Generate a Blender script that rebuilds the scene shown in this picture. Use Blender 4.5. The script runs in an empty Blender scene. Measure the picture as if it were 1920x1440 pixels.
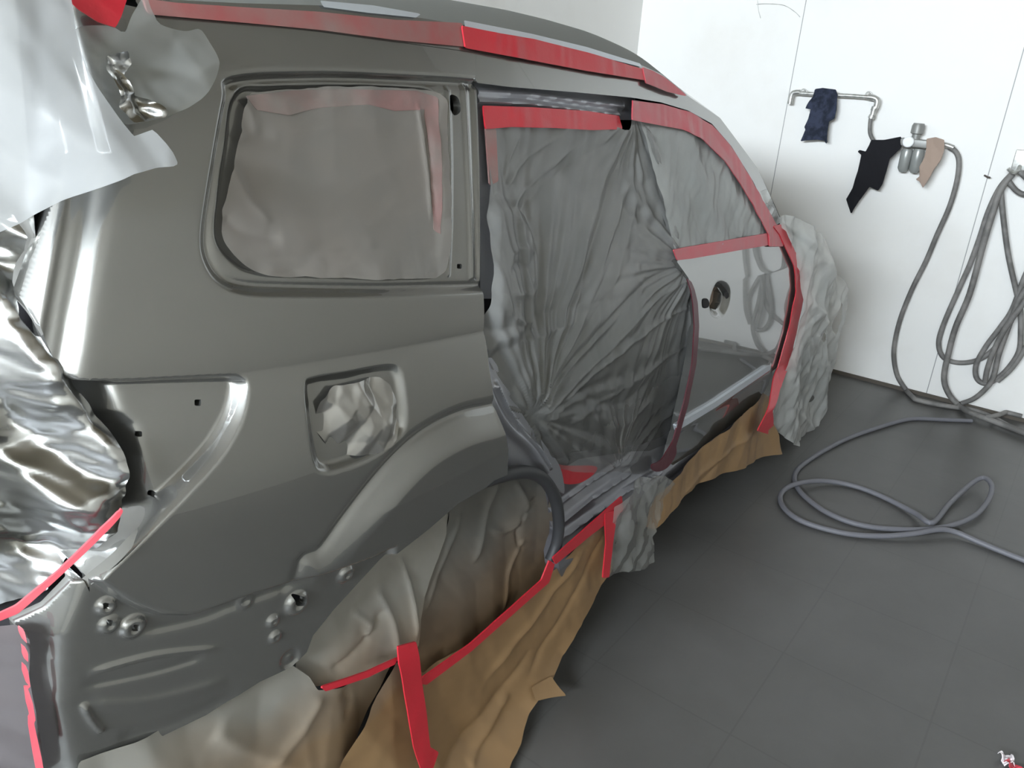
import bpy, bmesh, math, random
import numpy as np
from mathutils import Vector, Matrix

# ------------------------------------------------------------------ camera, sky, light, exposure
SC = bpy.context.scene
COL = SC.collection
FPX = 1460.0                                    # focal length for a 1920 px wide frame
PITCH, ROLL, YAW, CAMH = math.radians(22.03), math.radians(3.77), math.radians(36.0), 1.74
_fw = np.array([math.cos(YAW)*math.cos(PITCH), math.sin(YAW)*math.cos(PITCH), -math.sin(PITCH)])
_r0 = np.array([math.sin(YAW), -math.cos(YAW), 0.0]); _u0 = np.cross(_r0, _fw)
CR = math.cos(ROLL)*_r0 + math.sin(ROLL)*_u0
CU = -math.sin(ROLL)*_r0 + math.cos(ROLL)*_u0
cam = bpy.data.cameras.new('camera'); cam_o = bpy.data.objects.new('camera', cam); COL.objects.link(cam_o)
cam.sensor_width = 36.0; cam.lens = 36.0*FPX/1920.0; cam.clip_start = 0.02
M = Matrix(((CR[0], CU[0], -_fw[0], 0), (CR[1], CU[1], -_fw[1], 0), (CR[2], CU[2], -_fw[2], CAMH), (0, 0, 0, 1)))
cam_o.matrix_world = M
SC.camera = cam_o

SC.view_settings.view_transform = 'Standard'
SC.view_settings.look = 'None'
SC.view_settings.gamma = 1.0
SC.view_settings.use_curve_mapping = False
SC.view_settings.exposure = 0.0

# daylight: bright overcast sky, darker yard and buildings below the horizon
world = bpy.data.worlds.new('daylight'); SC.world = world; world.use_nodes = True
nt = world.node_tree; nt.nodes.clear()
wo = nt.nodes.new('ShaderNodeOutputWorld'); bg = nt.nodes.new('ShaderNodeBackground')
tc = nt.nodes.new('ShaderNodeTexCoord'); sp = nt.nodes.new('ShaderNodeSeparateXYZ'); rp = nt.nodes.new('ShaderNodeValToRGB')
nt.links.new(tc.outputs['Generated'], sp.inputs[0]); nt.links.new(sp.outputs['Z'], rp.inputs[0])
nt.links.new(rp.outputs[0], bg.inputs['Color']); nt.links.new(bg.outputs[0], wo.inputs[0])
e = rp.color_ramp.elements
e[0].position = 0.0; e[0].color = (0.10, 0.10, 0.10, 1)
e[1].position = 0.06; e[1].color = (0.84, 0.93, 1.0, 1)
bg.inputs['Strength'].default_value = 122.0

DOOR_X, DOOR_Y0, DOOR_Y1, DOOR_Z0, DOOR_Z = -5.5, -1.3, 2.75, 3.0, 3.85     # the high window band behind the car
pl = bpy.data.lights.new('window_daylight', 'AREA'); pl.shape = 'RECTANGLE'
pl.size = DOOR_Z-DOOR_Z0; pl.size_y = DOOR_Y1-DOOR_Y0; pl.cycles.is_portal = True
plo = bpy.data.objects.new('window_daylight', pl); COL.objects.link(plo)
plo.location = (DOOR_X-0.02, (DOOR_Y0+DOOR_Y1)/2, (DOOR_Z+DOOR_Z0)/2)
plo.rotation_euler = (0, -math.pi/2, 0)

# ------------------------------------------------------------------ geometry helpers
def ray(px, py):
    return _fw + CR*((px-960)/FPX) - CU*((py-720)/FPX)

def hit(p, fn):
    """pixel -> (x, z) where its ray meets the surface y = fn(x, z)"""
    d = ray(*p); t = np.linspace(0.25, 6.0, 2400)
    g = t*d[1] - fn(t*d[0], CAMH+t*d[2])
    i = np.where((g[:-1] < 0) & (g[1:] >= 0))[0]
    if len(i) == 0:
        i = [int(np.argmin(np.abs(g)))]; i[0] = min(i[0], len(t)-2)
    i = i[0]; a, b = t[i], t[i+1]
    for _ in range(30):
        m = 0.5*(a+b)
        if m*d[1] - float(fn(np.array([m*d[0]]), np.array([CAMH+m*d[2]]))[0]) < 0: a = m
        else: b = m
    return np.array([a*d[0], CAMH+a*d[2]])

def on_wall(p, x):
    d = ray(*p); t = x/d[0]; return Vector((x, t*d[1], CAMH+t*d[2]))
def on_floor(p, z=0.0):
    d = ray(*p); t = (z-CAMH)/d[2]; return Vector((t*d[0], t*d[1], z))
def on_y(p, y):
    d = ray(*p); t = y/d[1]; return Vector((t*d[0], y, CAMH+t*d[2]))

def catmull(P, n=6, closed=True):
    P = np.asarray(P, float); m = len(P); out = []
    rng = range(m) if closed else range(m-1)
    for i in rng:
        if closed: p0, p1, p2, p3 = P[i-1], P[i], P[(i+1) % m], P[(i+2) % m]
        else: p0, p1, p2, p3 = P[max(i-1, 0)], P[i], P[i+1], P[min(i+2, m-1)]
        for k in range(n):
            t = k/n
            out.append(0.5*((2*p1)+(-p0+p2)*t+(2*p0-5*p1+4*p2-p3)*t*t+(-p0+3*p1-3*p2+p3)*t**3))
    if not closed: out.append(P[-1])
    return np.array(out)

def sdf(poly, X, Z):
    """signed distance, negative inside"""
    X = np.asarray(X, float); Z = np.asarray(Z, float); shp = X.shape
    px, pz = X.ravel(), Z.ravel()
    d2 = np.full(px.shape, 1e9); ins = np.zeros(px.shape, bool)
    n = len(poly)
    for i in range(n):
        a = poly[i]; b = poly[(i+1) % n]
        ex, ez = b[0]-a[0], b[1]-a[1]; L = ex*ex+ez*ez
        if L < 1e-14: continue
        t = np.clip(((px-a[0])*ex+(pz-a[1])*ez)/L, 0, 1)
        d2 = np.minimum(d2, (px-a[0]-t*ex)**2+(pz-a[1]-t*ez)**2)
        c = ((a[1] > pz) != (b[1] > pz))
        with np.errstate(divide='ignore', invalid='ignore'):
            xi = (b[0]-a[0])*(pz-a[1])/(b[1]-a[1])+a[0]
        ins ^= c & (px < xi)
    d = np.sqrt(d2); d[ins] *= -1
    return d.reshape(shp)

def dline(poly, X, Z):
    """distance to an open polyline, and the position 0..1 along it"""
    X = np.asarray(X, float); Z = np.asarray(Z, float)
    best = np.full(X.shape, 1e9); s = np.zeros(X.shape); n = len(poly)-1
    for i in range(n):
        a, b = poly[i], poly[i+1]; ex, ez = b[0]-a[0], b[1]-a[1]; L = ex*ex+ez*ez+1e-12
        t = np.clip(((X-a[0])*ex+(Z-a[1])*ez)/L, 0, 1)
        d = (X-a[0]-t*ex)**2+(Z-a[1]-t*ez)**2
        m = d < best; best = np.where(m, d, best); s = np.where(m, (i+t)/n, s)
    return np.sqrt(best), s

def sstep(d, w):                                 # 1 inside (d<0), 0 outside, smooth over width w
    t = np.clip(0.5-d/w, 0, 1); return t*t*(3-2*t)

def softplus(u, k):
    return np.where(u > 6*k, u, k*np.log1p(np.exp(np.clip(u/k, -40, 40))))

def folds(U, V, seed, n=6, f0=10, f1=40, amp=0.004, sharp=1.0, ang=None, spread=math.pi):
    """creased sheet: sum of bent triangle waves"""
    r = np.random.RandomState(seed); h = np.zeros(np.shape(U))
    for i in range(n):
        th = (r.uniform(0, math.pi) if ang is None else ang + r.uniform(-spread, spread))
        f = f0*(f1/f0)**r.uniform(0, 1)
        wu = 0.10/f*10*np.sin(V*f*0.31+r.uniform(0, 6))+0.05*np.sin(U*f*0.23+r.uniform(0, 6))
        ph = (U*math.cos(th)+V*math.sin(th)+wu*0.6)*f+r.uniform(0, 6)
        tri = np.abs((ph/math.pi) % 2-1)
        m = 0.5+0.5*np.sin(U*f*0.21*r.uniform(.6, 1.4)+V*f*0.17*r.uniform(.6, 1.4)+r.uniform(0, 6))
        h += amp*(f0/f)**0.8*(tri**sharp)*m
    return h

def crease(U, V, seed, n, f0, f1, slope, ang=None, spread=math.pi):
    """flat facets between straight folds: triangle waves of equal slope"""
    r = np.random.RandomState(seed); h = np.zeros(np.shape(U))
    for i in range(n):
        th = r.uniform(0, math.pi) if ang is None else ang+r.uniform(-spread, spread)
        f = f0*(f1/f0)**(i/max(1, n-1)); ph = (U*math.cos(th)+V*math.sin(th))*f+r.uniform(0, 6)
        ph = ph+0.9*np.abs(((U*math.cos(th+1.9)+V*math.sin(th+1.9))*f*0.37+r.uniform(0, 6)) % 2-1)
        h += slope/f*(np.abs(ph % 2-1)-0.5)
    return h

def make_mesh(name, verts, faces, mat, parent=None, smooth=True, sharp=None):
    me = bpy.data.meshes.new(name)
    me.from_pydata([tuple(map(float, v)) for v in verts], [], faces)
    me.materials.append(mat)
    if smooth: me.polygons.foreach_set('use_smooth', [True]*len(me.polygons))
    if sharp: me.set_sharp_from_angle(angle=math.radians(sharp))
    me.update()
    o = bpy.data.objects.new(name, me); COL.objects.link(o)
    if parent: o.parent = parent
    return o

def sheet(name, fn, keep, bounds, step, mat, parent=None, flange=0.0, sharp=None, thick=0.0, wall=False):
    """surface y = fn(x, z) over the area where keep(x, z) > 0, its outline cut cleanly; flange turns the rim inwards"""
    x0, x1, z0, z1 = bounds
    nx = max(2, int(math.ceil((x1-x0)/step))+1); nz = max(2, int(math.ceil((z1-z0)/step))+1)
    xs = np.linspace(x0, x1, nx); zs = np.linspace(z0, z1, nz)
    X, Z = np.meshgrid(xs, zs, indexing='ij'); K = keep(X, Z)
    K = np.where(np.abs(K) < 1e-7, 1e-7, K)
    pos = K > 0
    idx = -np.ones((nx, nz), int); idx[pos] = np.arange(pos.sum())
    vx = list(X[pos]); vz = list(Z[pos]); faces = []
    c = pos[:-1, :-1].astype(int)+pos[1:, :-1]+pos[1:, 1:]+pos[:-1, 1:]
    I, J = np.where(c == 4)
    q = np.stack([idx[I, J], idx[I+1, J], idx[I+1, J+1], idx[I, J+1]], 1)
    faces = [tuple(r) for r in q.tolist()]
    ev = {}
    def cut(a, b):
        k = (a, b) if a < b else (b, a)
        if k not in ev:
            t = K[k[0]]/(K[k[0]]-K[k[1]])
            vx.append(X[k[0]]+(X[k[1]]-X[k[0]])*t); vz.append(Z[k[0]]+(Z[k[1]]-Z[k[0]])*t)
            ev[k] = len(vx)-1
        return ev[k]
    I, J = np.where((c > 0) & (c < 4))
    for i, j in zip(I.tolist(), J.tolist()):
        cs = [(i, j), (i+1, j), (i+1, j+1), (i, j+1)]; f = []
        for k in range(4):
            a, b = cs[k], cs[(k+1) % 4]
            if pos[a]: f.append(int(idx[a]))
            if pos[a] != pos[b]: f.append(cut(a, b))
        if len(f) >= 3: faces.append(tuple(f))
    vx = np.array(vx); vz = np.array(vz); vy = fn(vx, vz)
    V = np.stack([vx, vy, vz], 1).tolist()
    if flange:
        cnt = {}
        for f in faces:
            for k in range(len(f)):
                a, b = f[k], f[(k+1) % len(f)]
                if (b, a) in cnt: cnt.pop((b, a))
                else: cnt[(a, b)] = 1
        nv = {}
        for a, b in cnt:
            for q_ in (a, b):
                if q_ not in nv:
                    v = V[q_]; nv[q_] = len(V); V.append([v[0], v[1]+flange, v[2]])
            faces.append((b, a, nv[a], nv[b]))
    if wall: V = [(v[1], -v[0], v[2]) for v in V]
    o = make_mesh(name, V, faces, mat, parent, True, sharp or (50 if flange else None))
    if thick:
        md = o.modifiers.new('thickness', 'SOLIDIFY'); md.thickness = thick; md.offset = 0
    return o

def outline(pts, fn, smooth=True, n=5):
    P = np.array([hit(p, fn) for p in (catmull(pts, n) if smooth else pts)])
    return P

def bnd(P, m=0.01):
    return (P[:, 0].min()-m, P[:, 0].max()+m, P[:, 1].min()-m, P[:, 1].max()+m)

def patch(name, pts, fn, mat, step=0.008, smooth=True, parent=None, base=None, flange=0.0, holes=(), sharp=None, thick=0.0, ragged=0.0, seed=0):
    P = outline(pts, base or fn, smooth)
    H = [outline(h, base or fn, smooth) for h in holes]
    def keep(X, Z):
        k = -sdf(P, X, Z)
        if ragged: k = k+folds(X, Z, seed+77, 4, 60, 160, ragged)-ragged
        for h in H: k = np.minimum(k, sdf(h, X, Z))
        return k
    return sheet(name, fn, keep, bnd(P), step, mat, parent, flange, sharp, thick)

def tube_geo(P, r, n=10, closed=False):
    P = [Vector(p) for p in P]; V = []; F = []
    m = len(P); up = Vector((0.13, 0.21, 0.97)).normalized(); prev = None
    for i in range(m):
        t = (P[min(i+1, m-1)]-P[max(i-1, 0)])
        t = t.normalized() if t.length > 1e-9 else Vector((0, 0, 1))
        if prev is None:
            a = t.cross(up); a = a.normalized() if a.length > 1e-6 else Vector((1, 0, 0))
        else:
            a = prev-t*prev.dot(t); a = a.normalized() if a.length > 1e-6 else t.orthogonal().normalized()
        prev = a; b = t.cross(a); rr = r[i] if hasattr(r, '__len__') else r
        for k in range(n):
            th = 2*math.pi*k/n; V.append(P[i]+(a*math.cos(th)+b*math.sin(th))*rr)
    for i in range(m-1):
        for k in range(n):
            F.append((i*n+k, i*n+(k+1) % n, (i+1)*n+(k+1) % n, (i+1)*n+k))
    F.append(tuple(reversed(range(n)))); F.append(tuple(range((m-1)*n, m*n)))
    return V, F

def tubes(name, paths, mat, parent=None, n=10):
    V, F = [], []
    for P, r in paths:
        v, f = tube_geo(P, r, n); o = len(V); V += v; F += [tuple(i+o for i in q) for q in f]
    return make_mesh(name, V, F, mat, parent, True, 45)

def box(name, lo, hi, mat, parent=None, bevel=0.0):
    bm = bmesh.new(); bmesh.ops.create_cube(bm, size=1)
    for v in bm.verts:
        v.co = Vector([lo[i]+(hi[i]-lo[i])*(v.co[i]+0.5) for i in range(3)])
    if bevel: bmesh.ops.bevel(bm, geom=list(bm.edges), offset=bevel, segments=3, affect='EDGES', profile=0.5)
    me = bpy.data.meshes.new(name); bm.to_mesh(me); bm.free(); me.materials.append(mat)
    o = bpy.data.objects.new(name, me); COL.objects.link(o)
    if bevel:
        me.polygons.foreach_set('use_smooth', [True]*len(me.polygons)); me.set_sharp_from_angle(angle=math.radians(40))
    if parent: o.parent = parent
    return o

def lathe(name, prof, axis_o, axis_d, mat, parent=None, n=32):
    """prof: list of (along, radius)"""
    d = Vector(axis_d).normalized(); a = d.orthogonal().normalized(); b = d.cross(a); V = []; F = []
    for s, r in prof:
        for k in range(n):
            th = 2*math.pi*k/n; V.append(Vector(axis_o)+d*s+(a*math.cos(th)+b*math.sin(th))*r)
    for i in range(len(prof)-1):
        for k in range(n):
            F.append((i*n+k, i*n+(k+1) % n, (i+1)*n+(k+1) % n, (i+1)*n+k))
    F.append(tuple(reversed(range(n)))); F.append(tuple(range((len(prof)-1)*n, len(prof)*n)))
    return make_mesh(name, V, F, mat, parent, True, 40)

def tag(o, label=None, cat=None, group=None, kind=None):
    if label: o['label'] = label
    if cat: o['category'] = cat
    if group: o['group'] = group
    if kind: o['kind'] = kind
    return o
def empty(name, loc, label, cat, group=None):
    o = bpy.data.objects.new(name, None); COL.objects.link(o); o.location = loc
    o.empty_display_size = 0.1
    return tag(o, label, cat, group)
def adopt(root):                                 # parts are built in world space; keep them there under a moved root
    bpy.context.view_layer.update()
    for c in root.children:
        c.matrix_parent_inverse = root.matrix_world.inverted()

# ------------------------------------------------------------------ materials
def principled(name, col, rough=0.5, metal=0.0, **kw):
    m = bpy.data.materials.new(name); m.use_nodes = True
    b = m.node_tree.nodes['Principled BSDF']
    b.inputs['Base Color'].default_value = (*col, 1); b.inputs['Roughness'].default_value = rough; b.inputs['Metallic'].default_value = metal
    for k, v in kw.items(): b.inputs[k.replace('_', ' ')].default_value = v
    return m
def N(m, t, **kw):
    n = m.node_tree.nodes.new(t)
    for k, v in kw.items(): setattr(n, k, v)
    return n
def L(m, a, b): m.node_tree.links.new(a, b)
def bsdf(m): return m.node_tree.nodes['Principled BSDF']
def noise_color(m, c1, c2, scale=6, detail=4, lo=0.4, hi=0.6, rough=0.6, dist=0.0):
    t = N(m, 'ShaderNodeTexCoord'); n = N(m, 'ShaderNodeTexNoise'); r = N(m, 'ShaderNodeValToRGB')
    n.inputs['Scale'].default_value = scale; n.inputs['Detail'].default_value = detail; n.inputs['Roughness'].default_value = rough; n.inputs['Distortion'].default_value = dist
    L(m, t.outputs['Object'], n.inputs['Vector']); L(m, n.outputs[0], r.inputs[0])
    r.color_ramp.elements[0].position = lo; r.color_ramp.elements[0].color = (*c1, 1)
    r.color_ramp.elements[1].position = hi; r.color_ramp.elements[1].color = (*c2, 1)
    L(m, r.outputs[0], bsdf(m).inputs['Base Color']); return n, r
def bump(m, scale, strength, dist=0.002, detail=3):
    t = N(m, 'ShaderNodeTexCoord'); n = N(m, 'ShaderNodeTexNoise'); b = N(m, 'ShaderNodeBump')
    n.inputs['Scale'].default_value = scale; n.inputs['Detail'].default_value = detail
    b.inputs['Strength'].default_value = strength; b.inputs['Distance'].default_value = dist
    L(m, t.outputs['Object'], n.inputs['Vector']); L(m, n.outputs[0], b.inputs['Height']); L(m, b.outputs[0], bsdf(m).inputs['Normal'])

PAINT = principled('silver_grey_paint', (0.228, 0.228, 0.219), 0.27, 0.75, Coat_Weight=1.0, Coat_Roughness=0.02, Coat_IOR=1.75)
bump(PAINT, 900, 0.03, 0.0003)
PAINT_IN = principled('jamb_paint', (0.36, 0.37, 0.41), 0.35, 0.6, Coat_Weight=0.4, Coat_Roughness=0.15)
DARK = principled('dark_cavity', (0.012, 0.011, 0.014), 0.8)
RUBBER = principled('black_rubber', (0.035, 0.036, 0.04), 0.55)
TRIM_GLINT = principled('pale_trim_and_highlight', (0.62, 0.66, 0.72), 0.25, 0.3)  # real trim on the door, painted highlight on the roof edge
def film_mat(name, col, alpha, rough=0.32, c2=None):
    m = principled(name, col, rough, 0.0, Coat_Weight=0.35, Coat_Roughness=0.2)
    if c2: noise_color(m, col, c2, 3.5, 5, 0.35, 0.68)
    nt = m.node_tree; out = nt.nodes['Material Output']
    tr = N(m, 'ShaderNodeBsdfTransparent'); tl = N(m, 'ShaderNodeBsdfTranslucent'); mx0 = N(m, 'ShaderNodeMixShader'); mx = N(m, 'ShaderNodeMixShader')
    tl.inputs[0].default_value = (*[min(1, c*1.6) for c in col], 1)
    mx0.inputs[0].default_value = 0.25; mx.inputs[0].default_value = alpha
    L(m, bsdf(m).outputs[0], mx0.inputs[1]); L(m, tl.outputs[0], mx0.inputs[2])
    L(m, tr.outputs[0], mx.inputs[1]); L(m, mx0.outputs[0], mx.inputs[2]); L(m, mx.outputs[0], out.inputs[0])
    return m
FILM_GREY = film_mat('oversprayed_film', (0.25, 0.255, 0.255), 0.93, 0.30, (0.32, 0.32, 0.315))
# the mist is thin towards the bottom of the door film, so the dark cabin box shows through it there
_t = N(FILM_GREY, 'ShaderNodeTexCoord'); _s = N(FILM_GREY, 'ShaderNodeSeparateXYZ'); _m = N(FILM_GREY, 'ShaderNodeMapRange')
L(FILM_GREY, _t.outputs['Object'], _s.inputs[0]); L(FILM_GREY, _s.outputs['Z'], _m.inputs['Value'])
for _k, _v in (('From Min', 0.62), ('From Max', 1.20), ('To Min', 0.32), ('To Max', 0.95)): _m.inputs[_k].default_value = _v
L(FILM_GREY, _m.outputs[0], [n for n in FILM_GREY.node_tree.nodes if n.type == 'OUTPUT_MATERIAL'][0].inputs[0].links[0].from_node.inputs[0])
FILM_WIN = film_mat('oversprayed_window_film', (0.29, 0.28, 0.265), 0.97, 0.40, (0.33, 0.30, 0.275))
FILM_CLEAR = film_mat('clear_film', (0.50, 0.50, 0.48), 0.42, 0.2)
FILM_MILK = film_mat('milky_film', (0.70, 0.70, 0.68), 0.80, 0.25, (0.50, 0.52, 0.51))
FILM_WHITE = film_mat('white_film', (0.47, 0.48, 0.49), 0.86, 0.35, (0.36, 0.37, 0.375))
FOIL = principled('crumpled_foil', (0.62, 0.63, 0.64), 0.24, 1.0); noise_color(FOIL, (0.26, 0.26, 0.24), (0.60, 0.61, 0.62), 5, 2, 0.40, 0.54)
FOIL_D = principled('oversprayed_foil', (0.40, 0.39, 0.37), 0.26, 0.8)
def tape_mat(name, col, fade=None):
    m = principled(name, col, 0.42, 0.0, Coat_Weight=0.25, Coat_Roughness=0.25)
    if fade: noise_color(m, col, fade, 5, 4, 0.4, 0.66)
    bump(m, 140, 0.15, 0.0015)
    return m
TAPE = tape_mat('red_masking_tape', (0.60, 0.022, 0.040))
TAPE_F = tape_mat('oversprayed_red_tape', (0.36, 0.10, 0.10), (0.30, 0.19, 0.18))
TAPE_P = tape_mat('pink_red_tape', (0.58, 0.06, 0.085), (0.50, 0.09, 0.11))
TAPE_D_GAP = tape_mat('dark_red_tape_and_gap', (0.10, 0.02, 0.03))  # dark red tape, also the painted shade of the door gap
def paper_mat(name, z_lo, z_hi, kraft=(0.27, 0.165, 0.078), grey=(0.20, 0.195, 0.18), rough=0.55):
    """brown paper with grey paint mist that thins out below the sprayed panel"""
    m = principled(name, kraft, rough, 0.0, Coat_Weight=0.15, Coat_Roughness=0.3)
    t = N(m, 'ShaderNodeTexCoord'); s = N(m, 'ShaderNodeSeparateXYZ'); n = N(m, 'ShaderNodeTexNoise'); a = N(m, 'ShaderNodeMath', operation='MULTIPLY_ADD')
    r = N(m, 'ShaderNodeMapRange'); mx = N(m, 'ShaderNodeMixRGB')
    n.inputs['Scale'].default_value = 5; n.inputs['Detail'].default_value = 3
    L(m, t.outputs['Object'], s.inputs[0]); L(m, t.outputs['Object'], n.inputs['Vector'])
    a.inputs[1].default_value = 0.22; L(m, n.outputs[0], a.inputs[0]); L(m, s.outputs['Z'], a.inputs[2])
    r.inputs['From Min'].default_value = z_lo+0.11; r.inputs['From Max'].default_value = z_hi+0.11
    L(m, a.outputs[0], r.inputs['Value']); L(m, r.outputs[0], mx.inputs[0])
    mx.inputs[1].default_value = (*kraft, 1); mx.inputs[2].default_value = (*grey, 1); L(m, mx.outputs[0], bsdf(m).inputs['Base Color'])
    return m
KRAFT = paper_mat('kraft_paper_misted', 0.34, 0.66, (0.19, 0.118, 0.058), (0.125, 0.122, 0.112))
KRAFT_P = paper_mat('kraft_paper', 0.44, 0.60)
KRAFT_L = paper_mat('kraft_paper_rear', 0.42, 0.62, (0.29, 0.20, 0.12), (0.27, 0.26, 0.235))
STEEL = principled('galvanised_pipe', (0.55, 0.55, 0.53), 0.4, 0.7); noise_color(STEEL, (0.42, 0.42, 0.40), (0.62, 0.62, 0.60), 30, 3)
HOSE = principled('grey_hose', (0.20, 0.195, 0.19), 0.6); noise_color(HOSE, (0.13, 0.125, 0.12), (0.23, 0.22, 0.21), 9, 3)
HOSE_F = principled('floor_hose', (0.16, 0.16, 0.18), 0.55)
NAVY = principled('navy_cloth', (0.018, 0.024, 0.05), 0.9); noise_color(NAVY, (0.008, 0.012, 0.026), (0.03, 0.038, 0.07), 22, 3)
BLACK = principled('black_cloth', (0.006, 0.006, 0.009), 0.95)
TAN = principled('tan_cloth', (0.36, 0.27, 0.22), 0.9)
GREYP = principled('regulator_body', (0.26, 0.26, 0.25), 0.45, 0.3)
BOWL = principled('regulator_bowl', (0.30, 0.31, 0.30), 0.3, 0.2)
GAUGE = principled('gauge_face', (0.85, 0.86, 0.88), 0.3)
GLASS = principled('dark_glass', (0.03, 0.035, 0.035), 0.08)
TYRE = principled('tyre_rubber', (0.03, 0.03, 0.032), 0.7)
RIM = principled('alloy_rim', (0.45, 0.46, 0.47), 0.35, 0.8)

# floor: grey tiles with faint joints and worn patches
FLOOR = principled('grey_floor', (0.1, 0.1, 0.1), 0.38)
_n, _r = noise_color(FLOOR, (0.088, 0.086, 0.082), (0.115, 0.113, 0.109), 1.7, 8, 0.35, 0.68)
_b = N(FLOOR, 'ShaderNodeTexBrick'); _b.offset = 0.0; _b.inputs['Scale'].default_value = 1.0
_b.inputs['Brick Width'].default_value = 0.45; _b.inputs['Row Height'].default_value = 0.45; _b.inputs['Mortar Size'].default_value = 0.003
_b.inputs['Color1'].default_value = (1, 1, 1, 1); _b.inputs['Color2'].default_value = (0.97, 0.97, 0.97, 1); _b.inputs['Mortar'].default_value = (0.86, 0.86, 0.86, 1)
_t = N(FLOOR, 'ShaderNodeTexCoord'); L(FLOOR, _t.outputs['Object'], _b.inputs['Vector'])
_mx = N(FLOOR, 'ShaderNodeMixRGB', blend_type='MULTIPLY'); _mx.inputs[0].default_value = 1
L(FLOOR, _r.outputs[0], _mx.inputs[1]); L(FLOOR, _b.outputs[0], _mx.inputs[2]); L(FLOOR, _mx.outputs[0], bsdf(FLOOR).inputs['Base Color'])
bump(FLOOR, 60, 0.08, 0.002)

XW, YL, YR, ZC = 5.2, 2.89, -1.5, 4.9
def wall_mat(name, col, dirt, seams=()):
    m = principled(name, col, 0.55); n, r = noise_color(m, dirt, col, 1.3, 6, 0.28, 0.5)
    if seams:
        t = N(m, 'ShaderNodeTexCoord'); s = N(m, 'ShaderNodeSeparateXYZ'); L(m, t.outputs['Object'], s.inputs[0]); prev = r.outputs[0]
        for y in seams:
            c = N(m, 'ShaderNodeMath', operation='COMPARE'); c.inputs[1].default_value = y; c.inputs[2].default_value = 0.0025
            L(m, s.outputs['Y'], c.inputs[0]); k = N(m, 'ShaderNodeMixRGB'); L(m, c.outputs[0], k.inputs[0]); L(m, prev, k.inputs[1])
            k.inputs[2].default_value = (0.35, 0.35, 0.35, 1); prev = k.outputs[0]
        L(m, prev, bsdf(m).inputs['Base Color'])
    return m
s1 = on_wall((1482.5, 160), XW).y; s2 = on_wall((1852, 331), XW).y
WALL = wall_mat('white_wall_panels', (0.86, 0.85, 0.83), (0.81, 0.79, 0.76), (s1, s2, s1+(s1-s2), s2-(s1-s2), s2-2*(s1-s2)))
WALL2 = wall_mat('beige_wall', (0.62, 0.585, 0.515), (0.56, 0.53, 0.465))
CEIL = principled('ceiling_beige', (0.26, 0.22, 0.15), 0.7)

# ------------------------------------------------------------------ the room
def struct(name, lo, hi, mat):
    o = box(name, lo, hi, mat); o['kind'] = 'structure'; return o
struct('floor', (DOOR_X-3.0, YR-0.2, -0.12), (XW+0.2, YL+0.2, 0.0), FLOOR)
struct('wall_front', (XW, YR, 0.0), (XW+0.15, YL, ZC), WALL)
struct('wall_left', (DOOR_X, YL, 0.0), (XW+0.15, YL+0.15, ZC), WALL)
struct('wall_right', (DOOR_X, YR-0.15, 0.0), (XW+0.15, YR, ZC), WALL2)
struct('ceiling', (DOOR_X, YR-0.15, ZC), (XW+0.15, YL+0.15, ZC+0.12), CEIL)
def boxes(name, lst, mat):
    V, F = [], []
    for lo, hi in lst:
        o = len(V); V += [(x, y, z) for x in (lo[0], hi[0]) for y in (lo[1], hi[1]) for z in (lo[2], hi[2])]
        F += [tuple(o+i for i in f) for f in ((0, 1, 3, 2), (4, 6, 7, 5), (0, 4, 5, 1), (2, 3, 7, 6), (0, 2, 6, 4), (1, 5, 7, 3))]
    return make_mesh(name, V, F, mat, None, False)
_wr = [(YR-0.15, YL+0.15, 0.0, DOOR_Z0), (YR-0.15, YL+0.15, DOOR_Z, ZC+0.12), (YR-0.15, DOOR_Y0, DOOR_Z0, DOOR_Z), (DOOR_Y1, YL+0.15, DOOR_Z0, DOOR_Z)]
boxes('wall_rear', [((DOOR_X-0.15, y0, z0), (DOOR_X, y1, z1)) for y0, y1, z0, z1 in _wr], WALL2)['kind'] = 'structure'
_fr = [(DOOR_Y0, DOOR_Y1, DOOR_Z0, DOOR_Z0+0.05), (DOOR_Y0, DOOR_Y1, DOOR_Z-0.05, DOOR_Z)]+[(y-0.02, y+0.02, DOOR_Z0, DOOR_Z) for y in np.linspace(DOOR_Y0+0.02, DOOR_Y1-0.02, 5)]
boxes('window_1', [((DOOR_X-0.10, y0, z0), (DOOR_X-0.05, y1, z1)) for y0, y1, z0, z1 in _fr], principled('window_frame_grey', (0.5, 0.5, 0.5), 0.5))['kind'] = 'structure'
DIRT = principled('dirty_joint', (0.10, 0.085, 0.07), 0.9)
struct('baseboard_front', (XW-0.012, YR, 0.0), (XW, YL, 0.022), DIRT)

# ------------------------------------------------------------------ the car: side surface
YC = 1.0+0.87                                    # centre line of the car
def zcrease(x): return 1.26-0.09*(x-0.67)
def base(x, z):
    x = np.asarray(x, float); z = np.asarray(z, float)
    t = z-zcrease(x)
    k = np.interp(x, [1.5, 2.3], [0.060, 0.006]); lo = np.interp(x, [1.5, 2.3], [0.50, 0.06])
    tp = np.maximum(t, 0); tn = np.minimum(t, 0)
    y = 1.0+0.27*(tp-k*(1-np.exp(-tp/k)))+0.10*np.maximum(t-0.25, 0)**2
    y = y-lo*0.10*(1-np.exp(tn/0.10))
    y = y+0.10*softplus(0.48-z, 0.05)
    y = y+0.13*np.maximum(1.15-x, 0)**2+0.10*np.maximum(x-3.3, 0)**2
    return y
def off(d): return lambda x, z: base(x, z)+d
def H(p, fn=base): return hit(p, fn)
def HP(pts, smooth=True, closed=True, n=5, fn=base):
    pts = catmull(pts, n, closed) if smooth else pts
    return np.array([hit(p, fn) for p in pts])

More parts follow.
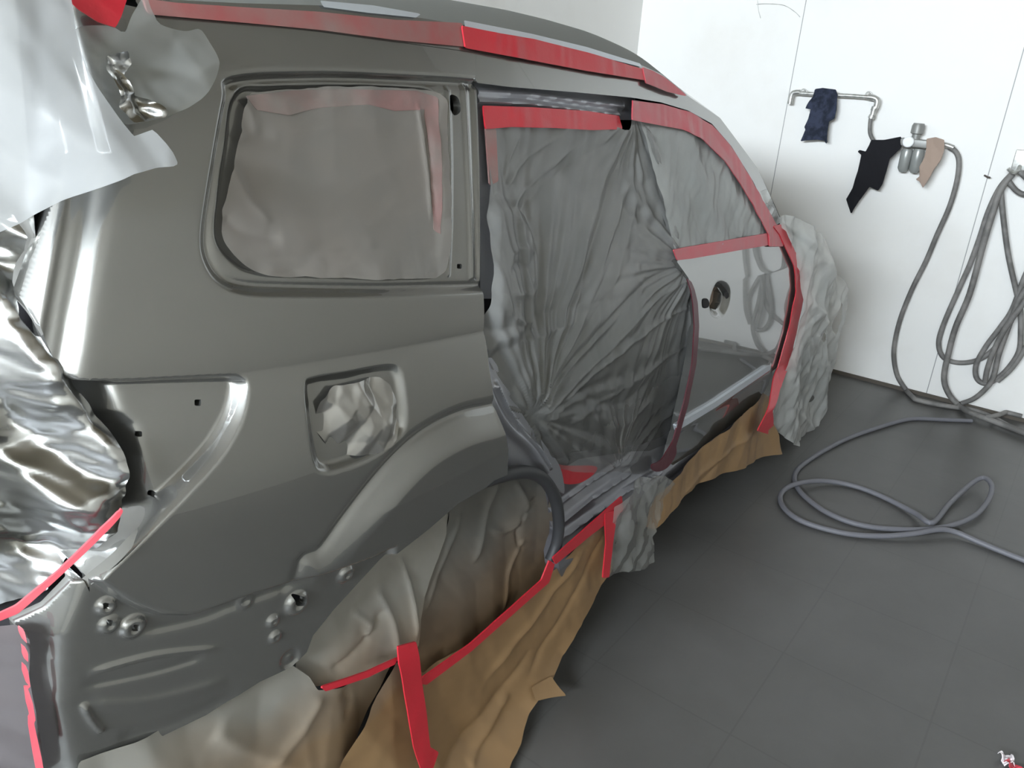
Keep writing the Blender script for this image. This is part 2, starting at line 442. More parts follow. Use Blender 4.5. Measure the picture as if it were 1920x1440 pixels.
# outlines traced on the side of the car
WIN_OUT = HP([(440, 150), (600, 141), (760, 146), (885, 153), (1060, 172), (1100, 360), (1080, 530), (905, 543), (800, 547), (700, 550), (560, 549), (472, 546), (425, 533), (395, 500), (384, 445), (400, 330), (425, 190)])
WIN_IN = HP([(452, 178), (520, 166), (650, 163), (780, 167), (820, 178), (830, 215), (833, 350), (831, 480), (818, 514), (780, 522), (600, 518), (490, 512), (445, 492), (415, 450), (418, 380), (432, 280)])
FUEL = HP([(572, 722), (590, 706), (650, 696), (728, 683), (752, 694), (762, 740), (764, 790), (752, 818), (700, 858), (640, 882), (608, 886), (590, 868), (578, 800)])
LAMP = HP([(148, 716), (230, 715), (330, 710), (420, 706), (452, 707), (466, 722), (463, 760), (447, 806), (412, 862), (350, 930), (285, 995), (215, 1062), (165, 1100), (60, 1100), (60, 716)], n=4)
FLARE = HP([(1000, 742), (925, 762), (860, 778), (790, 815), (725, 875), (660, 955), (605, 1030), (560, 1075), (560, 1300), (900, 1400), (1200, 1200), (1150, 800)])
LOW = HP([(190, 1090), (245, 1128), (306, 1152), (365, 1153), (474, 1114), (620, 1069), (693, 1044), (740, 1022), (740, 1500), (0, 1560), (0, 1090), (160, 1080)], smooth=False)
ARCH = HP([(930, 896), (850, 942), (800, 990), (740, 1040), (690, 1095), (640, 1150), (600, 1200), (588, 1232), (560, 1290), (700, 1420), (1000, 1300), (1036, 1110), (1045, 1020), (1046, 960), (1030, 915), (990, 890)], n=4)
CORNER = HP([(222, 290), (200, 420), (170, 590), (150, 705), (155, 760), (160, 1000), (168, 1095), (128, 1205), (124, 1330), (146, 1440), (190, 1640)], smooth=False)
_cz = CORNER[::-1, 1]; _cx = CORNER[::-1, 0]
_o = np.argsort(_cz); _cz = _cz[_o]; _cx = _cx[_o]
def turn_slope(z): return np.interp(z, [0.98, 1.12], [1.5, 0.85])   # how steeply the skin turns the rear corner
def xcorner(z): return np.interp(z, _cz, _cx)
STRIP = HP([(228, 772), (252, 795), (273, 870), (291, 955), (289, 985)], smooth=False, fn=off(0.04))
_sz = STRIP[::-1, 1]; _sx = STRIP[::-1, 0]
BOSS = [((200, 1137), 15, 0.010), ((205, 1172), 15, 0.009), ((250, 1176), 21, 0.012), ((462, 1127), 17, 0.006), ((557, 1131), 26, 0.012), ((647, 1076), 20, 0.012), ((512, 1165), 12, 0.010), ((516, 1195), 12, 0.009), ((545, 1236), 22, -0.006)]
BOSS = [(H(c, off(0.018)), r*0.00085, h) for c, r, h in BOSS]
def quarter(x, z):
    x = np.asarray(x, float); z = np.asarray(z, float)
    y = base(x, z)
    d = sdf(WIN_OUT, x, z); y = y+0.010*sstep(d, 0.018)+0.005*np.exp(-((d+0.006)/0.009)**2)
    d2 = sdf(WIN_IN, x, z); y = y+0.012*sstep(d2, 0.012)
    for pts, a, w in RIDGES:
        dd, s = dline(pts, x, z); y = y-a*np.exp(-(dd/w)**2)
    d = sdf(FUEL, x, z); y = y+0.015*sstep(d+0.007, 0.020)
    d = sdf(FLARE, x, z); fz = np.clip((z-0.80)/0.14, 0, 1); y = y-fz*(0.026*sstep(d+0.030, 0.075)-0.006*np.exp(-((d-0.004)/0.010)**2))
    d = sdf(LOW, x, z); y = y+0.020*sstep(d+0.004, 0.014)
    low = sstep(d+0.03, 0.04)
    for c, r, h in BOSS:
        q = np.sqrt((x-c[0])**2+(z-c[1])**2)-r; y = y-0.75*h*sstep(q, 0.010)+0.3*h*sstep(q+r*0.6, 0.006)
    for pts, a, w in DENTS:
        dd, s = dline(pts, x, z); y = y-a*np.exp(-(dd/w)**2)*np.clip(6*s, 0, 1)*np.clip(6*(1-s), 0, 1)
    # the rear corner: the panel turns towards the tailgate, with the drain channels beside it
    u = xcorner(z)-x
    turn = turn_slope(z)*softplus(u, 0.005)
    ch = 0.008*np.exp(-((u-0.018)/0.009)**2)-0.014*np.exp(-((u-0.050)/0.010)**2)+0.02*np.exp(-((u-0.072)/0.010)**2)-0.012*np.exp(-((u-0.094)/0.009)**2)
    zt = sstep(zcrease(x)-0.02-z, 0.05)
    dl = sdf(LAMP, x, z); lamp = sstep(dl+0.007, 0.019)
    y = y+(turn+ch*zt)*(1-lamp)
    # the tail lamp recess: flat back plate and a steep flange on its tailgate side
    v = np.interp(z, _sz, _sx)-x
    y = y+lamp*(0.040+1.3*softplus(v, 0.004)-0.05*np.maximum(x-0.5, 0))
    y = np.minimum(y, base(x, z)+0.30)
    return y
RIDGES = [(HP([(846, 172), (850, 300), (850, 420), (846, 515)], False), 0.004, 0.005), (HP([(876, 165), (884, 320), (890, 520)], False), 0.005, 0.006), (HP([(890, 166), (897, 340), (902, 520)], False), -0.005, 0.005)]
DENTS = [(HP([(175, 1275), (300, 1240), (430, 1225)], True, False), 0.004, 0.006), (HP([(160, 1300), (300, 1270), (400, 1240)], True, False), -0.003, 0.008), (HP([(170, 1335), (300, 1325), (440, 1285)], True, False), 0.0035, 0.012), (HP([(230, 1395), (330, 1370), (460, 1310)], True, False), -0.0035, 0.014), (HP([(240, 1200), (380, 1170), (460, 1140), (600, 1090)], True, False), -0.0035, 0.012), (HP([(165, 1330), (185, 1365), (205, 1385)], True, False), 0.007, 0.005)]
SQ = [((200, 1137), 6), ((207, 1170), 6), ((255, 1179), 6), ((238, 801), 5.5), ((263, 911), 5.5), ((367, 753), 6), ((860, 499), 4.5), ((557, 1125), 0)]
HOLES = [HP([(c[0]-s, c[1]-s), (c[0]+s, c[1]-s), (c[0]+s, c[1]+s), (c[0]-s, c[1]+s)], False, fn=off(0.075 if c[0] in (238, 263) else 0.040 if c[0] == 367 else 0.012)) for c, s in SQ if s]
HOLES.append(HP([(843, 178), (858, 184), (862, 208), (850, 216), (842, 200)], fn=off(0.012)))
HOLES.append(HP([(552, 1118), (572, 1120), (575, 1133), (560, 1138)], fn=off(0.01)))

QP = [(262, 15), (600, 57), (875, 94), (892, 97), (892, 158), (900, 163), (905, 300), (906, 543), (911, 640), (917, 690), (930, 800), (945, 893),
         (930, 896), (850, 942), (800, 990), (740, 1040), (690, 1095), (640, 1150), (600, 1200), (588, 1232), (560, 1260), (500, 1288), (400, 1352), (300, 1400), (190, 1450), 'C', (120, 1480),
         (60, 1440), (50, 1330), (38, 1178), (100, 1150), (150, 1098), (165, 1092), 'L', (130, 1080), (120, 1000), (110, 900), (110, 800), (120, 735), 'E', (130, 716), 'C', (85, 640), (40, 560), (90, 380), (105, 200), (95, -20)]
_q = []; _f = base
for p in QP:                                     # the lamp recess edge lies deeper than the skin
    if p == 'L': _f = off(0.085)
    elif p == 'E': _f = base
    elif p == 'C': _f = lambda x, z: base(x, z)+turn_slope(z)*softplus(xcorner(z)-x, 0.005)
    else: _q.append(hit(p, _f))
QP = np.array(_q)
def qkeep(x, z):
    k = -sdf(QP, x, z)
    for h in HOLES: k = np.minimum(k, sdf(h, x, z))
    return k

car = empty('car', (2.4, YC, 0.0), 'silver-grey family car stripped and masked for painting in the white booth', 'car')
b = bnd(QP)
sheet('quarter_panel', quarter, qkeep, b, 0.0030, PAINT, car, flange=0.02, sharp=60)

# roof line: side rail, roof, windscreen, bonnet
_u = HP([(262, -2), (450, 6), (600, 10), (790, 34), (870, 47), (1000, 69), (1100, 92), (1205, 123), (1240, 139), (1266, 160), (1290, 180), (1350, 221), (1420, 315), (1468, 418)], False)
_ux = np.concatenate([[-0.2, 0.3], _u[:, 0], [3.75, 4.1, 4.4, 4.5]]); _uz = np.concatenate([[_u[0, 1]-0.06, _u[0, 1]-0.01], _u[:, 1], [1.07, 0.95, 0.82, 0.72]])
def zroof(x): return np.interp(x, _ux, _uz)
CROWN = ([0.4, 1.0, 1.5, 2.0, 2.47, 2.8, 3.62, 4.75], [0.06, 0.075, 0.085, 0.11, 0.12, 0.10, 0.05, 0.03])
def top_panel(name, x0, x1, n, mat, crown, pw=4.0, m=40):
    V, F = [], []
    for i in range(n+1):
        x = x0+(x1-x0)*i/n; z = float(zroof(x)); yg = float(base(np.array([x]), np.array([z]))[0])
        for j in range(m+1):
            s = -1+2*j/m; s = math.copysign(abs(s)**0.7, s)
            V.append((x, YC+(YC-yg)*s, z+float(np.interp(x, CROWN[0], CROWN[1]))*(1-abs(s)**pw)))
    for i in range(n):
        for j in range(m):
            a = i*(m+1)+j; F.append((a, a+m+1, a+m+2, a+1))
    return make_mesh(name, V, F, mat, car)
top_panel('roof', 0.40, 2.47, 60, principled('dusty_roof_paint', (0.23, 0.24, 0.23), 0.6, 0.3), 0.075)
top_panel('windscreen', 2.47, 3.62, 40, GLASS, 0.004)
top_panel('bonnet', 3.62, 4.5, 40, PAINT, 0.015)

RAIL = HP([(892, 51), (955, 62), (1000, 69), (1100, 92), (1205, 123), (1240, 139), (1266, 160), (1290, 180), (1350, 221), (1420, 315), (1466, 416), (1452, 424), (1412, 340), (1372, 275), (1335, 232), (1290, 207), (1240, 192), (1185, 183), (1080, 173), (955, 163), (892, 155)], False)
sheet('side_rail', base, lambda x, z: -sdf(RAIL, x, z), bnd(RAIL), 0.006, PAINT, car, flange=0.03, sharp=50)
TOPR = HP([(250, -4), (450, 6), (600, 10), (790, 34), (870, 47), (1000, 69), (1000, 114), (875, 96), (600, 59), (262, 17)], False)
sheet('roof_side', lambda x, z: base(x, z)-0.0015, lambda x, z: -sdf(TOPR, x, z), bnd(TOPR), 0.006, PAINT, car)
patch('roof_edge_highlight', [(600, 1), (700, 10), (790, 26), (780, 33), (690, 24), (606, 13)], off(-0.006), TRIM_GLINT, 0.004, False, car)  # bright reflection on the roof edge, painted as a pale strip
patch('roof_edge_highlight', [(870, 38), (1000, 64), (1100, 88), (1200, 119), (1204, 126), (1100, 100), (1000, 75), (872, 52)], off(-0.004), TRIM_GLINT, 0.004, False, car)  # front length of the same painted edge highlight

# rear door opening: the jamb around it
def jamb(x, z):
    y = base(x, z)+0.03
    for pts, a, w in JR:
        dd, s = dline(pts, x, z); y = y-a*np.exp(-(dd/w)**2)
    return y
JR = [(HP([(890, 172), (1000, 178), (1180, 200)], False), 0.016, 0.010), (HP([(900, 190), (1000, 195), (1172, 216)], False), 0.016, 0.008)]
patch('door_jamb', [(886, 150), (1000, 160), (1190, 182), (1196, 225), (1165, 225), (1160, 222), (1000, 205), (925, 203), (925, 560), (900, 560)], jamb, PAINT_IN, 0.004, False, car, base=off(0.03), flange=0.02)
def jamb_low(x, z):
    y = base(x, z)+0.035
    for pts, a, w in JL:
        dd, s = dline(pts, x, z); y = y-a*np.exp(-(dd/w)**2)
    return y
JL = [(HP([(920, 660), (935, 740), (965, 800), (1010, 845), (1040, 890)], True, False), 0.018, 0.012), (HP([(950, 730), (985, 800), (1030, 850), (1048, 885)], True, False), 0.016, 0.006),
      (HP([(926, 780), (940, 870), (950, 900)], True, False), 0.030, 0.02)]
patch('door_jamb', [(900, 560), (918, 645), (940, 690), (975, 770), (1020, 832), (1050, 875), (1058, 925), (1036, 905), (1000, 886), (945, 896), (920, 880), (905, 700)], jamb_low, PAINT_IN, 0.004, True, car, base=off(0.035), flange=0.03)
# rubber lip along the front of the wheel arch
lip = [Vector((q[0], float(base(q[:1], q[1:])[0])+0.004, q[1])) for q in HP([(905, 905), (945, 892), (990, 886), (1022, 900), (1043, 935), (1050, 980), (1046, 1020), (1034, 1052)], True, False)]
tubes('arch_lip', [(lip, 0.017)], RUBBER, car)

# sill with ribbed treads
SR = [(HP([(1060, 975), (1120, 928), (1190, 880)], False), 0.012, 0.006), (HP([(1064, 1000), (1130, 945), (1200, 893)], False), 0.012, 0.006), (HP([(1052, 1026), (1120, 972), (1180, 925), (1240, 885)], False), 0.016, 0.007), (HP([(1250, 905), (1330, 840), (1410, 770)], False), 0.012, 0.008)]
def sill(x, z):
    y = base(x, z)+0.07*np.clip((z-0.42)/0.15, 0, 1)-0.005
    for pts, a, w in SR:
        dd, s = dline(pts, x, z); y = y-a*np.exp(-(dd/w)**2)
    return y
patch('door_sill', [(1036, 1062), (1050, 1010), (1052, 940), (1060, 900), (1110, 870), (1230, 850), (1270, 830), (1440, 700), (1450, 760), (1400, 800), (1300, 880), (1200, 960), (1120, 1020), (1040, 1075)], sill, principled('sill_paint', (0.16, 0.16, 0.18), 0.35, 0.5, Coat_Weight=0.5), 0.004, False, car, base=off(0.02), flange=0.05)

# front door
DOORH = [(1342, 541), (1354, 540), (1362, 552), (1360, 570), (1352, 583), (1340, 580), (1334, 565)]
DOORL = [(1268, 489), (1300, 477), (1400, 462), (1472, 452), (1500, 492), (1500, 540), (1490, 600), (1475, 660), (1455, 720), (1440, 745), (1380, 790), (1320, 835), (1262, 872), (1254, 868), (1284, 750), (1300, 670), (1306, 610), (1303, 560), (1290, 520)]
def doorf(x, z):
    y = base(x, z)-0.004
    d = sdf(DH, x, z); y = y+0.02*sstep(d-0.012, 0.03)
    dd, s = dline(DM, x, z); y = y-0.004*np.exp(-(dd/0.02)**2)
    return y
DH = HP(DOORH); DM = HP([(1268, 806), (1340, 762), (1440, 692)], False)
door = patch('front_door', DOORL, doorf, PAINT, 0.005, False, car, base=off(-0.004), flange=0.03, holes=(DOORH,))
patch('door_handle_recess', [(1330, 535), (1362, 532), (1370, 560), (1362, 590), (1332, 592), (1326, 565)], off(0.045), TAN, 0.006, True, door)
patch('handle_bolt', [(1318, 562), (1326, 560), (1330, 568), (1328, 576), (1319, 577)], off(-0.006), DARK, 0.004, True, door)
patch('handle_bolt', [(1358, 549), (1365, 548), (1367, 556), (1361, 560)], off(-0.002), DARK, 0.004, True, door)
tape_ = patch('moulding_strip', [(1267, 797), (1340, 754), (1438, 688), (1446, 686), (1444, 694), (1342, 764), (1270, 808)], off(-0.016), TRIM_GLINT, 0.005, False, door, flange=0.012)
patch('window_frame', [(1186, 186), (1290, 208), (1345, 245), (1400, 318), (1455, 425), (1470, 450), (1290, 484), (1268, 489), (1240, 400), (1215, 300)], off(0.012), principled('frame_black', (0.05, 0.055, 0.052), 0.4), 0.008, False, door)
# fender, under the film
patch('fender', [(1455, 425), (1475, 415), (1535, 470), (1565, 520), (1575, 575), (1570, 640), (1545, 700), (1500, 690), (1480, 745), (1455, 735), (1490, 620), (1500, 500)], off(0.02), PAINT, 0.01, False, car, flange=0.03)

# hidden body: added dark box, floor pan, far side, tail panel, nose
box('cabin_dark_box', (0.75, 1.34, 0.34), (2.45, 2.40, 1.60), DARK, car, 0.05)  # dark box added inside the cabin to block light
box('floor_pan', (0.75, 1.12, 0.27), (4.45, 2.62, 0.34), DARK, car, 0.02)
def grid(name, fn, m, n, mat, flip=False):
    V = [fn(i/m, j/n) for i in range(m+1) for j in range(n+1)]
    F = [(i*(n+1)+j, (i+1)*(n+1)+j, (i+1)*(n+1)+j+1, i*(n+1)+j+1) for i in range(m) for j in range(n)]
    if flip: F = [tuple(reversed(f)) for f in F]
    return make_mesh(name, V, F, mat, car)
def far(u, v):
    x = 0.42+u*4.08; z = 0.30+v*(float(zroof(x))-0.30); return (x, 2*YC-float(base(np.array([x]), np.array([z]))[0]), z)
grid('far_side_panel', far, 60, 30, PAINT, True)
def tail(u, v):
    z = 0.55+v*1.27; y = 1.16+u*(2*YC-2.32); return (0.36+0.10*v+0.35*abs(u-0.5)**3*0.6, y, z)
grid('tailgate', tail, 20, 20, PAINT)
def nose(u, v):
    y = 1.12+u*(2*YC-2.24); z = 0.30+v*0.45; return (4.5+0.06*(1-(2*u-1)**2)-0.0*v, y, z)
grid('front_bumper', nose, 20, 12, PAINT, True)
patch('rear_dark_backing', [(30, 560), (160, 640), (260, 740), (330, 800), (330, 980), (240, 1100), (60, 1180), (-40, 1180), (-40, 560)], lambda x, z: base(x, z)+0.10+1.3*softplus(0.44-x, 0.02), DARK, 0.02, False, car)  # dark sheet added behind the gap by the foil, shade as colour

def wheel(x, y, side):
    t = lathe('wheel', [(0.0, 0.20), (0.0, 0.30), (0.012, 0.335), (0.04, 0.352), (0.17, 0.352), (0.20, 0.33), (0.21, 0.20)], (x, y, 0.352), (0, side, 0), TYRE, car, 48)
    V, F = [], []
    lathe('rim', [(0.03, 0.05), (0.03, 0.10), (0.06, 0.16), (0.03, 0.225), (0.01, 0.232), (0.16, 0.232), (0.16, 0.05)], (x, y, 0.352), (0, side, 0), RIM, t, 40)
    for k in range(5):
        a = 2*math.pi*k/5
        c = Vector((x, y+side*0.025, 0.352)); d = Vector((math.cos(a), 0, math.sin(a)))
        tubes('spoke', [([c+d*0.05, c+d*0.14, c+d*0.225], [0.022, 0.018, 0.02])], RIM, t, 8)
wheel(4.06, 1.06, 1); wheel(1.22, 1.10, 1); wheel(4.06, 2*YC-1.06, -1); wheel(1.22, 2*YC-1.06, -1)
adopt(car)

# ------------------------------------------------------------------ masking films
def ridge(y, lines, x, z):
    for pts, a, w in lines:
        dd, s = dline(pts, x, z); y = y-a*np.exp(-np.sqrt((dd/w)**2+0.04)*1.3)*1.25*np.clip(8*s, 0, 1)*np.clip(5*(1-s), 0.0, 1)
    return y
def R(pts, a, w, fn=base): return (HP(pts, True, False, 4, fn), a, w)
# quarter window
WR = [R([(448, 180), (470, 200), (490, 260)], .005, .008), R([(432, 300), (470, 370), (520, 420)], .005, .010), R([(425, 410), (470, 440), (540, 450)], -.005, .012), R([(790, 190), (800, 260), (810, 340), (815, 420)], .006, .005), R([(805, 200), (812, 300), (822, 420)], -.005, .006),
      R([(500, 250), (620, 240), (760, 245)], .003, .02), R([(450, 500), (600, 480), (780, 470)], -.004, .02), R([(480, 330), (620, 350), (800, 300)], .003, .03), R([(455, 175), (600, 190), (800, 185)], -.003, .01), R([(440, 215), (452, 240), (462, 265)], .006, .005)]
def film_q(x, z):
    y = base(x, z)+0.011
    y = ridge(y, WR, x, z)
    e = np.exp(np.clip(sdf(WIN_IN, x, z), -1, 0)/0.035)
    return y-folds(x, z, 5, 7, 14, 60, 0.0045)*(0.35+e)-crease(x, z, 6, 4, 10, 60, 0.05)*(0.3+e)+0.004*(1-e)
o = patch('masking_film', [(454, 182), (480, 170), (560, 164), (650, 161), (780, 165), (822, 178), (832, 215), (835, 350), (832, 480), (818, 515), (780, 523), (600, 519), (490, 512), (445, 492), (413, 448), (416, 380), (432, 280)], film_q, FILM_WIN, 0.004, base=off(0.018), ragged=0.003, seed=3)
tag(o, 'grey oversprayed plastic film stretched over the rear quarter window', 'masking film')
# rear door opening
SEAT = HP([(895, 395), (950, 388), (985, 425), (1002, 490), (996, 555), (972, 612), (930, 632), (895, 640)], fn=off(0.05))
DRF = [R(p, a, w, off(0.05)) for p, a, w in [
    ([(985, 775), (1100, 690), (1272, 512)], .014, .010), ([(1000, 790), (1120, 690), (1290, 560)], .010, .008), ([(985, 765), (1080, 620), (1150, 420), (1180, 300)], .010, .022),
    ([(990, 768), (1180, 560), (1262, 490)], -.012, .014), ([(1040, 800), (1180, 720), (1285, 640)], .007, .010), ([(1145, 868), (1200, 815), (1290, 740)], .012, .007), ([(1150, 878), (1230, 800), (1285, 700)], .008, .006),
    ([(935, 350), (985, 290), (1040, 250)], .006, .008), ([(938, 395), (1010, 330), (1090, 250)], .006, .008), ([(940, 430), (1040, 330), (1140, 250)], -.005, .010), ([(960, 250), (940, 300), (932, 330)], .005, .006),
    ([(1010, 640), (1040, 470), (1060, 300)], .004, .02), ([(1080, 600), (1120, 430), (1165, 260)], -.007, .03), ([(1140, 560), (1180, 400), (1190, 290)], .008, .03),
    ([(1180, 230), (1215, 330), (1250, 470)], .012, .02), ([(1205, 300), (1230, 380), (1262, 480)], -.010, .014), ([(1050, 865), (1030, 830), (990, 780)], .010, .01), ([(920, 470), (960, 460), (990, 470)], .006, .010), ([(918, 500), (960, 490), (985, 520)], -.007, .012), ([(918, 540), (970, 545), (1000, 530)], .006, .012), ([(925, 580), (960, 600), (985, 590)], .006, .012),
    ([(1090, 740), (1160, 760), (1230, 700)], -.010, .03), ([(1130, 800), (1170, 790), (1220, 750)], .008, .015), ([(940, 640), (1000, 630), (1080, 600)], .006, .012)]]
FE = HP([(905, 200), (1165, 215), (1200, 240), (1262, 470), (1300, 560), (1305, 610), (1290, 720), (1262, 850), (1230, 880), (1110, 880), (1045, 866), (985, 790), (940, 700), (912, 640), (903, 540)], fn=off(0.04))
FAN = [(H((985, 776), off(0.05)), 14, 0.007, 0.75), (H((1276, 495), off(0.03)), 12, 0.006, 0.45), (H((1150, 874), off(0.03)), 11, 0.006, 0.30), (H((1172, 205), off(0.03)), 10, 0.004, 0.35)]
FL = HP([(895, 640), (930, 720), (965, 790), (1010, 850), (1045, 880)], True, False, 4, off(0.05))
def film_d(x, z):
    y = base(x, z)+0.022
    e = sdf(FE, x, z); y = y+0.040*sstep(e+0.10, 0.22)
    d = sdf(SEAT, x, z); y = y-0.020*sstep(d, 0.04)
    y = ridge(y, DRF, x, z)
    for (cx, cz), k, a, rr in FAN:
        th = np.arctan2(z-cz, x-cx); r = np.hypot(x-cx, z-cz); rs = np.random.RandomState(int(k*7))
        m = np.clip(r/0.06, 0, 1)*np.exp(-(r/rr)**2)
        for q in range(5):
            f = k*(0.6+0.35*q); y = y-a/(1+0.4*q)*m*np.abs(np.sin(th*f+rs.uniform(0, 6)+0.5*np.sin(th*5+q)))**4
    dd, s = dline(FL, x, z); y = y+0.035*np.exp(-(dd/0.05)**2)
    y = y-folds(x, z, 11, 10, 30, 120, 0.0035, ang=2.45, spread=0.45)-folds(x, z, 12, 5, 9, 30, 0.003)
    return y
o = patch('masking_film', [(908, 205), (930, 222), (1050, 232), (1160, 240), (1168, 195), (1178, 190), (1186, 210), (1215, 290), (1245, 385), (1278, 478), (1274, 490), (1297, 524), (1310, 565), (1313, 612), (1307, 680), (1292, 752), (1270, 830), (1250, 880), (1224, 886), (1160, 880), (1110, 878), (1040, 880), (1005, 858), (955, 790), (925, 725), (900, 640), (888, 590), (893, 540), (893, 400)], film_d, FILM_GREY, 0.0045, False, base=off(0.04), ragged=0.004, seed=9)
tag(o, 'large creased grey plastic film covering the open rear door aperture', 'masking film')
# front door window
def film_w(x, z):
    y = base(x, z)+0.004
    return y-folds(x, z, 21, 7, 14, 60, 0.006, ang=1.2, spread=0.9)-crease(x, z, 22, 5, 8, 50, 0.07)
o = patch('masking_film', [(1200, 222), (1240, 226), (1285, 238), (1325, 262), (1362, 305), (1405, 372), (1446, 444), (1360, 456), (1268, 470), (1245, 395), (1222, 300)], film_w, film_mat('pale_film', (0.52, 0.54, 0.54), 0.95, 0.35, (0.34, 0.36, 0.36)), 0.006, False, base=off(-0.002))
tag(o, 'pale streaked plastic film over the front door window', 'masking film')
# front wing and wheel
def fbase(x, z): return base(np.minimum(x, 3.45), z)
FF = [(1464, 412), (1480, 404), (1500, 413), (1525, 435), (1545, 462), (1562, 492), (1576, 530), (1581, 570), (1577, 612), (1562, 650), (1556, 690), (1546, 730), (1536, 775), (1528, 800), (1530, 822), (1515, 832), (1490, 834), (1468, 824), (1452, 800), (1446, 775), (1460, 735), (1480, 680), (1497, 600), (1503, 530), (1494, 480), (1478, 440)]
def film_f(x, z):
    y = fbase(x, z)-0.015-0.05*np.exp(-np.maximum(z, 0)/0.25)
    y = ridge(y, WFR, x, z)
    return y-folds(x, z, 31, 9, 14, 50, 0.014, ang=0.7, spread=0.8)-folds(x, z, 32, 7, 40, 120, 0.005)-crease(x, z, 33, 5, 4, 24, 0.14, ang=0.6, spread=0.8)
WFR = [R(p, a, w, lambda x, z: fbase(x, z)-0.03) for p, a, w in [([(1500, 440), (1540, 500), (1560, 600)], .03, .06), ([(1510, 560), (1535, 620), (1520, 740)], .04, .05), ([(1480, 760), (1500, 790), (1520, 815)], .02, .04), ([(1545, 600), (1530, 680), (1510, 780)], -.03, .05)]]
FH = [[(1566, 563), (1571, 575), (1570, 595), (1561, 625), (1557, 612), (1560, 585)], [(1541, 612), (1545, 625), (1541, 640), (1535, 634)], [(1524, 735), (1529, 745), (1524, 757), (1520, 750)]]
_ff = lambda x, z: fbase(x, z)-0.03-0.05*np.exp(-np.maximum(z, 0)/0.25)
o = patch('masking_film', FF, film_f, FILM_MILK, 0.007, True, base=_ff, holes=FH)
tag(o, 'milky plastic sheet hanging loosely over the front wing and front wheel', 'masking film')

# ------------------------------------------------------------------ tapes
def tape(pts, label, mat=None, d=-0.005, fn=None, smooth=False, wob=0.0012, step=0.005, flange=0.004, seed=1):
    f0 = fn or base
    f = lambda x, z: f0(x, z)+d-folds(x, z, seed, 5, 25, 120, wob)
    o = patch('masking_tape', pts, f, mat or TAPE, step, smooth, base=lambda x, z: f0(x, z)+d, flange=flange)
    return tag(o, label, 'masking tape', 'red masking tape strips on the car')
tape([(268, -3), (330, 5), (450, 13), (600, 22), (740, 37), (867, 43), (874, 88), (740, 75), (600, 56), (450, 42), (278, 27)], 'faded oversprayed red tape along the roof edge above the quarter window', TAPE_F)
tape([(866, 48), (935, 62), (1000, 73), (1100, 98), (1207, 130), (1212, 151), (1100, 133), (1000, 114), (873, 90)], 'bright red tape along the roof edge above the rear door opening', d=-0.010, wob=.003)
tape([(1204, 126), (1222, 132), (1242, 143), (1263, 160), (1288, 181), (1250, 172), (1211, 156)], 'wrinkled red tape end curving down at the front corner of the roof', TAPE_P, wob=0.005, d=-0.012)
tape([(1184, 188), (1240, 195), (1293, 210), (1335, 235), (1374, 280), (1420, 358), (1470, 447), (1468, 462), (1442, 462), (1440, 440), (1402, 368), (1358, 302), (1318, 262), (1280, 243), (1200, 228), (1184, 225)], 'red tape following the curved top frame of the front door window', TAPE_P, wob=0.005, d=-0.012)
tape([(462, 180), (540, 170), (650, 167), (780, 170), (820, 182), (828, 300), (826, 440), (812, 430), (806, 300), (796, 205), (740, 208), (690, 196), (600, 202), (540, 216), (480, 206)], 'pinkish grey-misted tape along the top edge of the rear quarter window film', tape_mat('mist_pink_tape', (0.30, 0.17, 0.165), (0.27, 0.235, 0.22)), d=0.0, fn=film_q, wob=0.002)
tape([(1262, 468), (1300, 461), (1440, 437), (1450, 458), (1296, 485), (1270, 488)], 'straight red tape along the sill of the front door window', TAPE_P, d=-0.010)
tape([(1450, 424), (1466, 420), (1472, 432), (1498, 488), (1508, 528), (1506, 560), (1497, 605), (1482, 680), (1462, 730), (1448, 770), (1450, 798), (1440, 806), (1440, 814), (1420, 808), (1432, 784), (1444, 744), (1458, 690), (1478, 620), (1492, 545), (1488, 498), (1462, 440)], 'long red tape running down the front edge of the front door', d=-0.016, wob=0.003, fn=lambda x, z: base(x, z)-0.07*sstep(z-0.50, 0.14))
tape([(906, 198), (1000, 201), (1100, 208), (1160, 217), (1166, 242), (1110, 244), (1040, 240), (960, 238), (910, 242)], 'red tape across the top of the rear door opening', d=0.012, wob=0.003, fn=lambda x, z: base(x, z)+0.0)
tape([(910, 240), (930, 240), (934, 340), (918, 348)], 'faded red tape running down beside the rear pillar', TAPE_F, d=0.015)
tape([(1038, 868), (1060, 873), (1116, 874), (1112, 890), (1085, 906), (1056, 906), (1046, 890)], 'short red tape patch at the bottom of the rear door film', d=0.0, fn=sill, smooth=True)
tape([(1036, 1046), (1100, 988), (1166, 930), (1168, 958), (1110, 1002), (1042, 1058)], 'red tape along the sill in front of the rear wheel', d=-0.022, fn=base)
tape([(1262, 830), (1268, 850), (1250, 878), (1228, 884), (1222, 872), (1240, 862)], 'dark red tape end at the lower corner of the rear door film', TAPE_D_GAP, d=-0.018, smooth=True)

tape([(1288, 522), (1296, 528), (1308, 566), (1311, 612), (1306, 680), (1291, 754), (1268, 835), (1254, 862), (1250, 850), (1262, 825), (1283, 750), (1298, 680), (1302, 612), (1299, 568)], 'dark strip added for the shaded gap along the front door edge', TAPE_D_GAP, d=-0.016)  # gap at the door edge, its shade put into a dark strip

